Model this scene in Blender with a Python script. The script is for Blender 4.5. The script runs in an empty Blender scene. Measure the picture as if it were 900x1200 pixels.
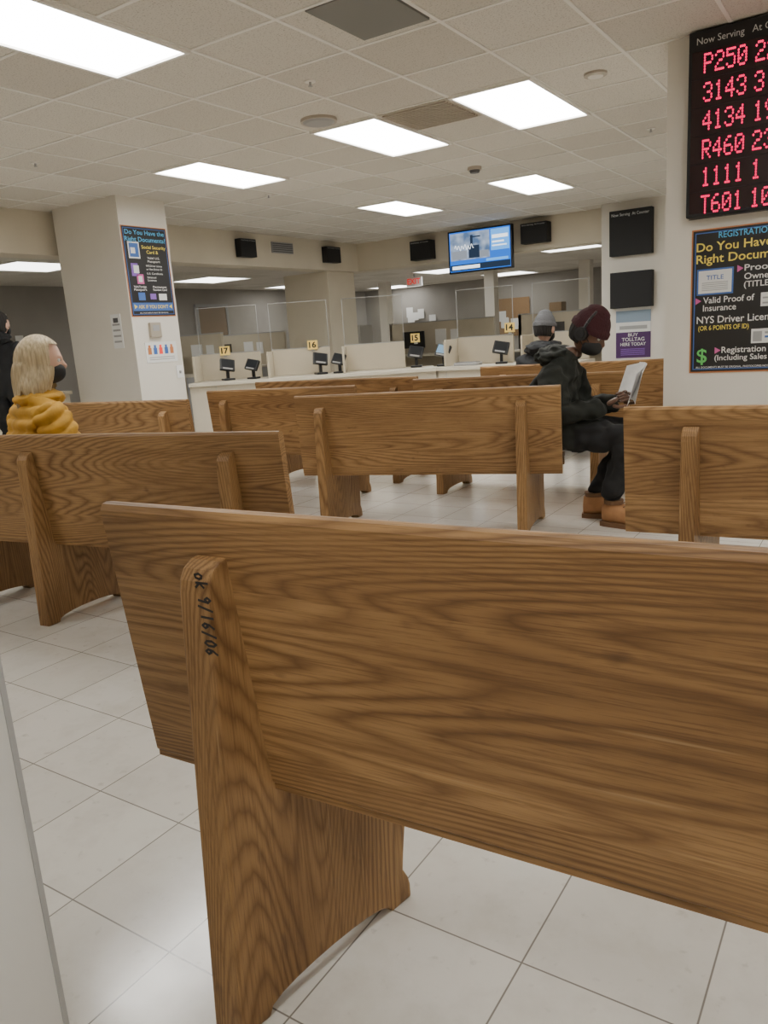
import bpy, bmesh, math, random
from mathutils import Vector, Matrix, noise
random.seed(7)
COL=bpy.context.scene.collection

# ------------------------------------------------------------ materials
def newmat(name):
    m=bpy.data.materials.new(name); m.use_nodes=True
    nt=m.node_tree; b=nt.nodes["Principled BSDF"]
    return m,nt,b
def N(nt,t,**k):
    n=nt.nodes.new(t)
    for a,v in k.items(): setattr(n,a,v)
    return n
def plain(name,col,rough=.6,metal=0,emit=0,ecol=None,var=0.0,vscale=6,spec=None,bump=0,bscale=60):
    m,nt,b=newmat(name)
    b.inputs["Base Color"].default_value=(*col,1)
    b.inputs["Roughness"].default_value=rough
    b.inputs["Metallic"].default_value=metal
    if emit:
        b.inputs["Emission Color"].default_value=(*(ecol or col),1)
        b.inputs["Emission Strength"].default_value=emit
    if var or bump:
        tc=N(nt,"ShaderNodeTexCoord")
    if var:
        n=N(nt,"ShaderNodeTexNoise"); n.inputs["Scale"].default_value=vscale; n.inputs["Detail"].default_value=4
        nt.links.new(tc.outputs["Object"],n.inputs["Vector"])
        r=N(nt,"ShaderNodeValToRGB")
        r.color_ramp.elements[0].position=.3; r.color_ramp.elements[1].position=.7
        r.color_ramp.elements[0].color=(*[c*(1-var) for c in col],1)
        r.color_ramp.elements[1].color=(*[min(1,c*(1+var*.6)) for c in col],1)
        nt.links.new(n.outputs["Fac"],r.inputs["Fac"]); nt.links.new(r.outputs["Color"],b.inputs["Base Color"])
    if bump:
        n2=N(nt,"ShaderNodeTexNoise"); n2.inputs["Scale"].default_value=bscale; n2.inputs["Detail"].default_value=3
        nt.links.new(tc.outputs["Object"],n2.inputs["Vector"])
        bp=N(nt,"ShaderNodeBump"); bp.inputs["Strength"].default_value=bump; bp.inputs["Distance"].default_value=.01
        nt.links.new(n2.outputs["Fac"],bp.inputs["Height"]); nt.links.new(bp.outputs["Normal"],b.inputs["Normal"])
    return m
def emis(name,col,s):
    m=bpy.data.materials.new(name); m.use_nodes=True; nt=m.node_tree; nt.nodes.clear()
    e=N(nt,"ShaderNodeEmission"); e.inputs[0].default_value=(*col,1); e.inputs[1].default_value=s
    o=N(nt,"ShaderNodeOutputMaterial"); nt.links.new(e.outputs[0],o.inputs[0]); return m

def math_(nt,op,a,b=None,c=None,clamp=False):
    n=N(nt,"ShaderNodeMath",operation=op); n.use_clamp=clamp
    for i,v in enumerate((a,b,c)):
        if v is None: continue
        if isinstance(v,(int,float)): n.inputs[i].default_value=v
        else: nt.links.new(v,n.inputs[i])
    return n.outputs[0]
def mixc(nt,fac,a,b,mode='MIX'):
    n=N(nt,"ShaderNodeMix",data_type='RGBA',blend_type=mode)
    for i,v in ((0,fac),(6,a),(7,b)):
        if isinstance(v,(int,float)): n.inputs[i].default_value=v
        elif isinstance(v,tuple): n.inputs[i].default_value=(*v,1)
        else: nt.links.new(v,n.inputs[i])
    return n.outputs[2]
def oak(name,axis):
    m,nt,b=newmat(name)
    tc=N(nt,"ShaderNodeTexCoord"); oi=N(nt,"ShaderNodeObjectInfo")
    off=math_(nt,'MULTIPLY',oi.outputs["Random"],37.0)
    if axis==0:   # glued-up planks, each with its own figure
        sp=N(nt,"ShaderNodeSeparateXYZ"); nt.links.new(tc.outputs["Object"],sp.inputs[0])
        pk=math_(nt,'FLOOR',math_(nt,'DIVIDE',math_(nt,'ADD',sp.outputs[2],.09),.29))
        off=math_(nt,'ADD',off,math_(nt,'MULTIPLY',pk,3.73))
    cb=N(nt,"ShaderNodeCombineXYZ")
    for i in range(3): nt.links.new(off,cb.inputs[i])
    add=N(nt,"ShaderNodeVectorMath",operation='ADD')
    nt.links.new(tc.outputs["Object"],add.inputs[0]); nt.links.new(cb.outputs[0],add.inputs[1])
    def sc(v,along,across):
        s=N(nt,"ShaderNodeVectorMath",operation='MULTIPLY')
        vec=[across]*3; vec[axis]=along
        s.inputs[1].default_value=vec; nt.links.new(v,s.inputs[0]); return s.outputs[0]
    v=add.outputs[0]
    def noi(vec,scale,det=2,dist=0,rough=.5):
        n=N(nt,"ShaderNodeTexNoise"); n.inputs["Scale"].default_value=scale; n.inputs["Detail"].default_value=det
        n.inputs["Distortion"].default_value=dist; n.inputs["Roughness"].default_value=rough
        nt.links.new(vec,n.inputs["Vector"]); return n.outputs["Fac"]
    n1=noi(sc(v,.45,4.6),1.0,.6,.0)
    wob=noi(sc(v,8,70),1.0,3)
    ph=math_(nt,'MULTIPLY_ADD',wob,3.6,math_(nt,'MULTIPLY',n1,330.0))
    s=math_(nt,'SINE',ph)
    ring=math_(nt,'POWER',math_(nt,'MULTIPLY_ADD',s,.5,.5),.5)
    amp=noi(sc(v,1.6,7),1.0,2)
    fine=noi(sc(v,6,240),1.0,4,0,.78)
    blot=noi(sc(v,1.1,3.2),1.0,4)
    pore=math_(nt,'MULTIPLY',math_(nt,'SUBTRACT',fine,.48,clamp=True),6.5,clamp=True)
    ringa=math_(nt,'SUBTRACT',1.0,math_(nt,'MULTIPLY',math_(nt,'SUBTRACT',1.0,ring),math_(nt,'MULTIPLY_ADD',amp,1.9,-.15,clamp=True)))
    c=mixc(nt,ringa,(.168,.085,.030),(.375,.218,.090))
    c=mixc(nt,math_(nt,'MULTIPLY',pore,.62),c,(.150,.074,.026))
    ramp=math_(nt,'MULTIPLY',math_(nt,'SUBTRACT',blot,.36,clamp=True),4.0,clamp=True)
    c=mixc(nt,ramp,mixc(nt,1.0,c,(.66,.62,.58),'MULTIPLY'),c)
    scf=noi(sc(v,14,30),1.0,2)
    sm=math_(nt,'MULTIPLY',math_(nt,'SUBTRACT',scf,.67,clamp=True),6.0,clamp=True)
    c=mixc(nt,math_(nt,'MULTIPLY',sm,.6),c,(.07,.035,.015))
    scr=noi(sc(v,2.2,95),1.0,1)
    c=mixc(nt,math_(nt,'MULTIPLY',math_(nt,'SUBTRACT',scr,.72,clamp=True),5.0,clamp=True),c,(.50,.34,.18))
    nt.links.new(c,b.inputs["Base Color"])
    nt.links.new(math_(nt,'MULTIPLY_ADD',blot,-.25,.60),b.inputs["Roughness"])
    b.inputs["Specular IOR Level"].default_value=.35
    bp=N(nt,"ShaderNodeBump"); bp.inputs["Strength"].default_value=.12; bp.inputs["Distance"].default_value=.002
    nt.links.new(math_(nt,'SUBTRACT',ringa,pore),bp.inputs["Height"]); nt.links.new(bp.outputs["Normal"],b.inputs["Normal"])
    return m
OAKH=oak("oak_grain_horizontal",0); OAKV=oak("oak_grain_vertical",2)

def floor_mat():
    m,nt,b=newmat("vinyl_floor_tile"); T=.305
    tc=N(nt,"ShaderNodeTexCoord"); sp=N(nt,"ShaderNodeSeparateXYZ"); nt.links.new(tc.outputs["Object"],sp.inputs[0])
    u=math_(nt,'DIVIDE',math_(nt,'ADD',sp.outputs[0],.202+30.5),T)
    w=math_(nt,'DIVIDE',math_(nt,'ADD',sp.outputs[1],30.5-1.12),T)
    def edge(x):
        fr=math_(nt,'FRACT',x); return math_(nt,'ABSOLUTE',math_(nt,'SUBTRACT',fr,.5))
    e=math_(nt,'MAXIMUM',edge(u),edge(w))
    line=math_(nt,'MULTIPLY',math_(nt,'SUBTRACT',e,.4925,clamp=True),260.0,clamp=True)
    cb=N(nt,"ShaderNodeCombineXYZ"); nt.links.new(math_(nt,'FLOOR',u),cb.inputs[0]); nt.links.new(math_(nt,'FLOOR',w),cb.inputs[1])
    wn=N(nt,"ShaderNodeTexWhiteNoise"); nt.links.new(cb.outputs[0],wn.inputs["Vector"])
    n=N(nt,"ShaderNodeTexNoise"); n.inputs["Scale"].default_value=7; n.inputs["Detail"].default_value=6; n.inputs["Roughness"].default_value=.65; nt.links.new(tc.outputs["Object"],n.inputs["Vector"])
    n3=N(nt,"ShaderNodeTexNoise"); n3.inputs["Scale"].default_value=30; n3.inputs["Detail"].default_value=4; nt.links.new(tc.outputs["Object"],n3.inputs["Vector"])
    c=mixc(nt,wn.outputs["Value"],(.64,.615,.56),(.71,.685,.63))
    c=mixc(nt,math_(nt,'MULTIPLY',math_(nt,'SUBTRACT',n.outputs["Fac"],.46,clamp=True),2.0,clamp=True),c,(.53,.495,.43))
    c=mixc(nt,math_(nt,'MULTIPLY',math_(nt,'SUBTRACT',n3.outputs["Fac"],.63,clamp=True),4.0,clamp=True),c,(.42,.385,.33))
    c=mixc(nt,math_(nt,'MULTIPLY',line,.9),c,(.17,.15,.13))
    nt.links.new(c,b.inputs["Base Color"])
    nt.links.new(math_(nt,'MULTIPLY_ADD',n.outputs["Fac"],.22,.08),b.inputs["Roughness"])
    b.inputs["Coat Weight"].default_value=.35; b.inputs["Coat Roughness"].default_value=.15
    return m
FLOOR=floor_mat()
def ceil_mat():
    m,nt,b=newmat("acoustic_ceiling_tile"); T=.61
    tc=N(nt,"ShaderNodeTexCoord"); sp=N(nt,"ShaderNodeSeparateXYZ"); nt.links.new(tc.outputs["Object"],sp.inputs[0])
    cb=N(nt,"ShaderNodeCombineXYZ")
    nt.links.new(math_(nt,'FLOOR',math_(nt,'DIVIDE',math_(nt,'ADD',sp.outputs[0],3.95+61),T)),cb.inputs[0])
    nt.links.new(math_(nt,'FLOOR',math_(nt,'DIVIDE',math_(nt,'ADD',sp.outputs[1],61-5.25),T)),cb.inputs[1])
    wn=N(nt,"ShaderNodeTexWhiteNoise"); nt.links.new(cb.outputs[0],wn.inputs["Vector"])
    n=N(nt,"ShaderNodeTexNoise"); n.inputs["Scale"].default_value=110; n.inputs["Detail"].default_value=2; nt.links.new(tc.outputs["Object"],n.inputs["Vector"])
    c=mixc(nt,wn.outputs["Value"],(.61,.57,.50),(.74,.70,.63))
    pm=math_(nt,'MULTIPLY',math_(nt,'SUBTRACT',n.outputs["Fac"],.56,clamp=True),6.0,clamp=True)
    c=mixc(nt,pm,c,(.34,.31,.27))
    nt.links.new(c,b.inputs["Base Color"]); b.inputs["Roughness"].default_value=.9
    return m
CEIL=ceil_mat()
WALL=plain("painted_wall_cream",(.66,.595,.475),.7,var=.05,vscale=2)
WALLW=plain("painted_column_white",(.74,.70,.625),.65,var=.04,vscale=2)
WALLG=plain("painted_wall_grey",(.35,.33,.30),.8,var=.08,vscale=1.5)
BAR=plain("ceiling_bar_white",(.82,.795,.74),.5)
BLACK=plain("black_plastic",(.012,.012,.014),.35)
BLACKM=plain("black_matte",(.01,.01,.011),.7)
DGREY=plain("dark_grey",(.09,.09,.095),.5)
GREY=plain("grey_plastic",(.35,.35,.35),.5)
WHITE=plain("white_paper",(.8,.8,.78),.7)
PARTN=plain("partition_beige",(.52,.46,.35),.7,var=.06,vscale=3)
LAMP=emis("fluorescent_diffuser",(.99,.975,.93),19.0)
LAMP2=emis("office_fluorescent_diffuser",(.99,.975,.93),6.0)

# ------------------------------------------------------------ mesh builder
class MB:
    def __init__(s): s.v=[];s.f=[];s.mi=[];s.mats=[];s.sm=[]
    def m(s,mat):
        if mat not in s.mats: s.mats.append(mat)
        return s.mats.index(mat)
    def add(s,vs,fs,mat,smooth=False):
        o=len(s.v); s.v+= [tuple(v) for v in vs]; k=s.m(mat)
        for f in fs: s.f.append(tuple(i+o for i in f)); s.mi.append(k); s.sm.append(smooth)
    def box(s,x0,x1,y0,y1,z0,z1,mat,M=None):
        vs=[Vector((x,y,z)) for x in(x0,x1) for y in(y0,y1) for z in(z0,z1)]
        if M: vs=[M@v for v in vs]
        s.add(vs,[(0,1,3,2),(4,6,7,5),(0,4,5,1),(2,3,7,6),(0,2,6,4),(1,5,7,3)],mat)
    def bbox(s,x0,x1,y0,y1,z0,z1,bv,mat,M=None,seg=2):
        bm=bmesh.new(); bmesh.ops.create_cube(bm,size=1)
        for v in bm.verts: v.co=Vector((x0+(v.co.x+.5)*(x1-x0),y0+(v.co.y+.5)*(y1-y0),z0+(v.co.z+.5)*(z1-z0)))
        bmesh.ops.bevel(bm,geom=bm.edges[:],offset=bv,segments=seg,profile=.6,affect='EDGES')
        s.frombm(bm,mat,M)
    def frombm(s,bm,mat,M=None,smooth=False):
        bm.verts.index_update()
        vs=[(M@v.co if M else v.co.copy()) for v in bm.verts]
        s.add(vs,[[v.index for v in f.verts] for f in bm.faces],mat,smooth); bm.free()
    def prism(s,pts,x0,x1,mat,M=None,bv=0,shear=0):
        bm=bmesh.new()
        a=[bm.verts.new((x0+shear*p[0],p[0],p[1])) for p in pts]; b=[bm.verts.new((x1+shear*p[0],p[0],p[1])) for p in pts]
        n=len(pts); bm.faces.new(a[::-1]); bm.faces.new(b)
        for i in range(n): bm.faces.new((a[i],a[(i+1)%n],b[(i+1)%n],b[i]))
        bmesh.ops.recalc_face_normals(bm,faces=bm.faces[:])
        if bv:
            ed=[e for e in bm.edges if len(e.link_faces)==2 and e.calc_face_angle(0)>.9]
            bmesh.ops.bevel(bm,geom=ed,offset=bv,segments=2,profile=.6,affect='EDGES')
        s.frombm(bm,mat,M)
    def cyl(s,p0,p1,r,mat,n=20,r2=None,smooth=True):
        p0=Vector(p0);p1=Vector(p1);d=(p1-p0);L=d.length;q=d.to_track_quat('Z','Y')
        bm=bmesh.new(); bmesh.ops.create_cone(bm,cap_ends=True,segments=n,radius1=r,radius2=r if r2 is None else r2,depth=L)
        s.frombm(bm,mat,Matrix.Translation((p0+p1)/2)@q.to_matrix().to_4x4(),False)
    def sph(s,c,r,mat,seg=24,M=None):
        bm=bmesh.new(); bmesh.ops.create_uvsphere(bm,u_segments=seg,v_segments=seg//2,radius=1)
        if isinstance(r,(int,float)): r=(r,r,r)
        MM=Matrix.Translation(c)@Matrix.Diagonal((*r,1))
        if M: MM=M@MM
        s.frombm(bm,mat,MM,True)
    def text(s,body,o,right,up,h,mat,width=None,align='L',bold=0,ext=0):
        c=bpy.data.curves.new("t",'FONT'); c.body=body; c.size=1; c.resolution_u=3; c.offset=bold; c.extrude=ext
        ob=bpy.data.objects.new("t",c); COL.objects.link(ob); bpy.context.view_layer.update()
        me=ob.evaluated_get(bpy.context.evaluated_depsgraph_get()).to_mesh()
        vs=[v.co.copy() for v in me.vertices]; fs=[tuple(p.vertices) for p in me.polygons]
        ob.to_mesh_clear(); bpy.data.objects.remove(ob); bpy.data.curves.remove(c)
        if not vs: return
        x0=min(v.x for v in vs); x1=max(v.x for v in vs)
        sx=h/.7
        if width: sx=width/(x1-x0)
        W=(x1-x0)*sx; ox={'L':0,'C':-W/2,'R':-W}[align]
        o=Vector(o);right=Vector(right).normalized();up=Vector(up).normalized()
        s.add([o+right*((v.x-x0)*sx+ox)+up*(v.y*h/.7) for v in vs],fs,mat)
    def stroke(s,pts,w,mat,nrm=(0,-1,0)):
        nrm=Vector(nrm)
        for a,b in zip(pts,pts[1:]):
            a=Vector(a);b=Vector(b);d=(b-a).normalized();sd=d.cross(nrm).normalized()*w/2; e=d*w*.35
            s.add([a-e-sd,a-e+sd,b+e+sd,b+e-sd],[(0,1,2,3)],mat)
    def quad(s,o,right,up,w,h,mat,x=0,z=0):
        o=Vector(o);right=Vector(right).normalized();up=Vector(up).normalized()
        a=o+right*x+up*z
        s.add([a,a+right*w,a+right*w+up*h,a+up*h],[(0,1,2,3)],mat)
    def finish(s,name,loc=(0,0,0),rot=0,parent=None,smooth=False):
        me=bpy.data.meshes.new(name); me.from_pydata(s.v,[],s.f)
        for m in s.mats: me.materials.append(m)
        for p,i,sm in zip(me.polygons,s.mi,s.sm): p.material_index=i; p.use_smooth=sm or smooth
        me.update(); ob=bpy.data.objects.new(name,me); COL.objects.link(ob)
        ob.location=loc; ob.rotation_euler=(0,0,rot)
        if parent: ob.parent=parent
        return ob
def simple(name,*b,mat):
    m=MB(); m.box(*b,mat); return m.finish(name)

# ------------------------------------------------------------ room shell
CZ=2.735; OZ=2.47
simple("floor",-13.8,4.6,-2.6,20.4,-.1,0,mat=FLOOR)
simple("ceiling",-8.1,4.6,-2.6,12.1,CZ,CZ+.1,mat=CEIL)
c=MB(); c.box(-13.8,-8.1,-2.6,12.1,OZ,OZ+.1,CEIL); c.box(-13.8,4.6,12.1,20.4,OZ,OZ+.1,CEIL); c.finish("ceiling_office")
simple("wall_back",-13.8,4.6,20.2,20.4,0,OZ,mat=WALLG)
simple("wall_left",-13.8,-13.6,-2.6,20.2,0,OZ,mat=WALLG)
simple("wall_right",4.4,4.6,-2.6,20.2,0,CZ,mat=WALL)
simple("wall_rear",-13.6,4.4,-2.6,-2.4,0,CZ,mat=WALL)
m=MB(); m.box(-8.4,-8.05,-2.4,12.15,2.27,CZ,WALL); m.finish("wall_soffit_left")
m=MB(); m.box(-8.05,4.4,11.8,12.15,2.27,CZ,WALL); m.finish("wall_soffit_back")
m=MB(); m.box(-8.3,-8.1,-2.4,5.69,0,.72,WALL); m.box(-8.36,-8.04,-2.4,5.69,.72,.76,PARTN); m.finish("wall_half_left")
m=MB(); m.box(-7.91,-6.84,5.69,6.34,0,CZ,WALLW); m.box(-7.92,-6.83,5.68,6.35,0,.1,DGREY); m.finish("wall_column_left")
m=MB(); m.box(-9.1,-8.15,11.0,11.79,0,CZ-.47,WALL); m.finish("wall_column_corner")
m=MB(); m.box(-3.62,-2.4,11.48,12.2,0,CZ,WALLW); m.finish("wall_column_back")
m=MB(); m.box(-1.26,.75,5.28,6.1,0,CZ,WALLW); m.box(-1.27,.76,5.27,6.11,0,.1,DGREY); m.finish("wall_column_right")
m=MB(); m.box(-1.05,-.806,-.8,.428,0,CZ,plain("partition_end_white",(.64,.635,.62),.5,var=.04)); m.box(-.8065,-.804,.422,.4285,0,CZ,GREY); m.finish("wall_partition_near")
m=MB()
x=-3.95-.61*6
while x<4.4:
    m.box(x-.011,x+.011,-2.4,11.8,CZ-.006,CZ+.001,BAR)
    x+=.61
y=5.25-.61*12
while y<11.8:
    m.box(-8.05,4.4,y-.011,y+.011,CZ-.0055,CZ+.001,BAR); y+=.61
m.finish("ceiling_grid")
def troffer(x,y,z,mat,l=1.22,w=.61):
    m=MB(); a=.022
    m.box(x,x+w,y,y+a,z-.02,z,BAR); m.box(x,x+w,y+l-a,y+l,z-.02,z,BAR); m.box(x,x+a,y+a,y+l-a,z-.02,z,BAR); m.box(x+w-a,x+w,y+a,y+l-a,z-.02,z,BAR)
    m.box(x+a,x+w-a,y+a,y+l-a,z-.008,z-.002,mat)
    m.finish("ceiling_light_panel")
for x,y in [(-3.95,2.2),(-3.95,5.25),(-3.95,8.4),(-2.73,5.25),(-5.78,5.25),(-5.78,8.5),
            (-.29,2.2),(2.15,2.2),(.93,8.35),(-6.39,1.6),(-.9,-.85),(-4.5,-.85),(2.15,-.85),(2.15,5.25)]:
    troffer(x,y,CZ,LAMP)
for x,y in [(-12.2,11.2),(-13.0,14.9),(-9.1,15.4),(-8.9,18.4),(-5.6,13.4),(-12.6,18.8),(-11.2,6.6),(-1.5,14),(-11.2,2),(-2,17.5)]:
    troffer(x,y,OZ,LAMP2,1.22,1.1)
VENTD=plain("vent_grey",(.20,.195,.18),.6)
m=MB(); m.box(-2.55,-2.14,3.43,3.95,CZ-.012,CZ,VENTD); m.finish("ceiling_vent_panel")
VENT=plain("diffuser_beige",(.46,.41,.34),.6)
m=MB(); m.box(-3.33,-2.74,5.26,5.85,CZ-.01,CZ,VENT)
for i in range(14): m.box(-3.30,-2.77,5.29+i*.039,5.305+i*.039,CZ-.022,CZ-.01,VENT)
m.finish("ceiling_air_diffuser")
m=MB(); m.cyl((-3.70,5.04,CZ-.02),(-3.70,5.04,CZ),.135,VENT,32); m.cyl((-3.70,5.04,CZ-.03),(-3.70,5.04,CZ-.02),.1,GREY,32,.12); m.finish("ceiling_speaker")
m=MB(); m.cyl((-1.78,5.53,CZ-.015),(-1.78,5.53,CZ),.075,VENT,32); m.cyl((-1.78,5.53,CZ-.022),(-1.78,5.53,CZ-.015),.05,BAR,32); m.finish("ceiling_cover_plate")
m=MB(); m.cyl((-3.68,7.59,CZ-.03),(-3.68,7.59,CZ),.07,VENT,24); m.cyl((-3.68,7.59,CZ-.055),(-3.68,7.59,CZ-.03),.045,DGREY,24,.055); m.finish("smoke_detector")
for x,y in [(-3.2,4.3),(-6.1,4.3),(-5.9,7.0),(-1.9,7.4),(-6.6,2.5)]:
    m=MB(); m.cyl((x,y,CZ-.008),(x,y,CZ),.035,BAR,16); m.cyl((x,y,CZ-.03),(x,y,CZ-.008),.008,GREY,10); m.cyl((x,y,CZ-.033),(x,y,CZ-.03),.015,GREY,12); m.finish("fire_sprinkler")

# ------------------------------------------------------------ benches
INK=plain("black_marker_ink",(.012,.01,.01),.6)
HW={'o':[[(.7,.55),(.35,.62),(.1,.35),(.3,.02),(.65,.08),(.78,.38),(.6,.6)]],
'k':[[(.15,1.0),(.2,0)],[(.75,.65),(.2,.3),(.8,-.05)]],
'9':[[(.75,.75),(.4,.98),(.12,.72),(.4,.5),(.75,.78),(.66,.35),(.55,-.05)]],
'/':[[(.7,1.05),(.2,-.15)]],'1':[[(.5,1.0),(.45,0)]],
'6':[[(.7,.98),(.3,.6),(.15,.2),(.45,-.02),(.75,.22),(.5,.45),(.2,.3)]],
'0':[[(.5,.98),(.15,.6),(.2,.15),(.5,0),(.8,.3),(.78,.75),(.45,.98)]]}
def bench(x0,y0,rotdeg,H,L,sup,ink=False,shear=.10,tk=.055,fb=-.055,ff=.415):
    m=MB(); B=.48; zb=H-B; lean=.045
    t=.030
    def by(z): return lean*(H-z)/B
    prof=[(by(zb)+.002,zb),(by(zb+.01),zb+.004),(by(H-.03)-.004,H-.03),(by(H-.012)-.004,H-.012),(0.002,H-.002),(.012,H),(.024,H-.002),(t+.004,H-.012),(t+.004,H-.03),(t+lean-.0,zb)]
    m.prism(prof,0,L,OAKH)
    m.box(.0,L,by(zb)+.003,by(zb)+t,zb-.012,zb+.0,OAKH)
    sz=H-.425
    m.bbox(.02,L-.02,by(sz)+t-.005,.43,sz-.03,sz,.006,OAKH)
    m.bbox(.02,L-.02,.385,.41,sz-.075,sz-.03,.004,OAKH)
    def yb(z):
        z1=H-.125
        return fb+( -.034-fb)*min(1,max(0,z/z1))
    for s in sup:
        pts=[(fb,0),(yb(H*.45),H*.45),(-.034,H-.125),(-.031,H-.105),(-.022,H-.088),(-.008,H-.077),(.008,H-.073),(.02,H-.078)]
        pts+=[(by(H-.2)+.012,H-.2),(by(zb)+.015,zb+.0),(by(zb)+.03,sz-.03),(.40,sz-.03),(ff-.012,.12),(ff-.018,.075),(ff-.005,.05),(ff,.03),(ff,0),(ff-.055,0)]
        c0=fb+.06; c1=ff-.06
        for k in range(1,10):
            a=math.pi*k/10; pts.append(((c0+c1)/2+(c1-c0)/2*math.cos(a),.036*math.sin(a)**.7))
        pts+=[(c0,0)]
        m.prism(pts,s-tk/2,s+tk/2,OAKV,bv=.004,shear=shear)
        if ink and s==sup[0]:
            hgt=.023; adv=.0122; pos=H-.088
            for ch in "ok 9/16/06":
                if ch==' ': pos-=.010; continue
                drift=.010*(H-pos)/.14
                for st in HW[ch]:
                    P=[]
                    for u_,v in st:
                        z=pos-u_*adv; yy=yb(z)-.0015
                        if z>H-.12: yy=-.0365
                        P.append((s-.001+drift+(v*hgt-.004),yy,z))
                    m.stroke(P,.0038,INK)
                pos-=adv*1.12
    return m.finish("wooden_bench",(x0,y0,0),math.radians(rotdeg))
bench(-1.10,.80,2.8,.908,1.55,(.230,1.35),ink=True,shear=.22,tk=.062,fb=-.072,ff=.358)
bench(-3.86,1.775,9.5,.84,2.05,(.2,.80,1.82))
bench(-3.0,3.62,15,.83,1.56,(.16,1.35))
bench(-.84,2.92,4,.83,1.55,(.24,1.35))
bench(-5.38,3.38,6,.83,1.55,(.2,1.35))
bench(-4.33,4.21,8,.83,1.25,(.15,1.05))
bench(-4.6,5.05,4,.83,1.55,(.2,1.35))
bench(-2.9,4.84,6,.83,1.5,(.2,1.3))
bench(-3.0,6.15,8,.83,1.85,(.2,1.6))

# ------------------------------------------------------------ counter
CT=plain("counter_laminate",(.62,.57,.47),.35,var=.04)
CF=plain("counter_front",(.60,.545,.44),.6,var=.04)
A=Vector((-6.82,6.36,0)); D=Vector((-4.4,7.88,0)); E=Vector((-2.75,7.96,0))
t1=(D-A).normalized(); t2=(E-D).normalized()
def frame(o,t):
    return Matrix.Translation(o)@Matrix(((t.x,-t.y,0,0),(t.y,t.x,0,0),(0,0,1,0),(0,0,0,1)))
M1=frame(A,t1); M2=frame(D,t2); L1=(D-A).length; L2=(E-D).length
m=MB()
m.bbox(0,L1+.0,0,.62,.71,.75,.006,CT,M1); m.box(0,L1,.06,.12,0,.71,CF,M1); m.box(0,L1,.05,.06,0,.09,DGREY,M1)
m.bbox(-.15,L2,.0,.62,.7105,.7505,.006,CT,M2); m.box(0,L2,.06,.12,0,.71,CF,M2); m.box(0,L2,.05,.06,0,.09,DGREY,M2); m.box(L2-.04,L2,.12,.6,0,.71,CF,M2)
for k in range(2): m.box(k*.9+.1,k*.9+.104,.056,.06,.1,.70,GREY,M2)
for k in range(3): m.box(k*.9+.3,k*.9+.304,.056,.06,.1,.70,GREY,M1)
m.finish("service_counter")
YEL=plain("sign_yellow",(.85,.60,.16),.5,emit=.15)
def glassmat():
    m=bpy.data.materials.new("clear_screen"); m.use_nodes=True; nt=m.node_tree; nt.nodes.clear()
    tr=N(nt,"ShaderNodeBsdfTransparent"); tr.inputs[0].default_value=(.95,.965,.96,1); gl=N(nt,"ShaderNodeBsdfGlossy"); gl.inputs["Roughness"].default_value=.03
    mx=N(nt,"ShaderNodeMixShader"); mx.inputs[0].default_value=.10; o=N(nt,"ShaderNodeOutputMaterial")
    nt.links.new(tr.outputs[0],mx.inputs[1]); nt.links.new(gl.outputs[0],mx.inputs[2]); nt.links.new(mx.outputs[0],o.inputs[0]); return m
GLASS=glassmat()
def screens(M,segs,name="desk_divider_screen"):
    for a,b in segs:
        m=MB(); m.bbox(a,b,.50,.53,.7515,1.06,.006,PARTN,M)
        m.bbox(a-.012,a+.012,.14,.50,.7515,1.05,.006,PARTN,M); m.box(a,b,.497,.533,1.06,1.068,GREY,M)
        m.add([M@Vector(p) for p in((a,.515,1.068),(b,.515,1.068),(b,.515,1.60),(a,.515,1.60))],[(0,1,2,3)],GLASS)
        m.box(a,b,.512,.518,1.60,1.606,GREY,M); m.box(a,a+.006,.512,.518,1.068,1.60,GREY,M); m.box(b-.006,b,.512,.518,1.068,1.60,GREY,M)
        m.finish(name)
screens(M1,[(.05,.78),(.92,1.62),(1.80,2.52)]); screens(M2,[(.05,.75),(.98,1.62)])
def numsign(M,x,txt,z=1.04,yo=0):
    m=MB(); m.box(x-.06,x+.06,.475+yo,.485+yo,z,z+.105,YEL,M); m.box(x-.02,x+.02,.485+yo,.50+yo,z-.02,z+.03,GREY,M)
    o=M@Vector((x,.473+yo,z+.022)); r=(M@Vector((x+1,.473+yo,z+.022)))-o
    m.text(txt,o,r,(0,0,1),.066,BLACKM,align='C',bold=.03,width=.085); m.finish("window_number_sign")
numsign(M1,.36,"17"); numsign(M1,1.42,"16"); numsign(M2,-.50,"15"); numsign(M2,.72,"14",1.09)
SCR=plain("screen_dark",(.02,.022,.026),.15); SCRB=plain("screen_blue",(.15,.28,.42),.3,emit=.5)
def terminal(M,x,y,scr,s=1.0,yaw=0,name="payment_terminal"):
    MM=M@Matrix.Translation((x,y,.7515))@Matrix.Rotation(yaw,4,'Z')@Matrix.Scale(s,4)
    m=MB(); m.bbox(-.06,.06,-.05,.07,0,.02,.005,BLACK,MM); m.box(-.015,.015,.0,.03,.02,.12,BLACK,MM)
    T=MM@Matrix.Translation((0,0,.16))@Matrix.Rotation(math.radians(-28),4,'X')@Matrix.Rotation(math.radians(12),4,'Y')
    m.bbox(-.08,.08,-.02,.02,-.065,.065,.008,BLACK,T); m.box(-.065,.065,-.0225,-.02,-.035,.055,scr,T); m.box(-.05,.05,-.03,-.02,-.06,-.045,GREY,T)
    m.finish(name)
terminal(M1,.42,.25,SCR,1.1,.5); terminal(M1,.72,.22,SCR,1,-.3); terminal(M1,1.52,.25,SCR,1.1,.4); terminal(M1,1.74,.22,SCR,1,-.4)
terminal(M2,-.38,.25,SCR,1.1,.4); terminal(M2,-.02,.25,SCRB,1.1,0); terminal(M2,.70,.25,SCR,1.1,.3); terminal(M2,1.3,.25,SCR,1,-.2)
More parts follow.
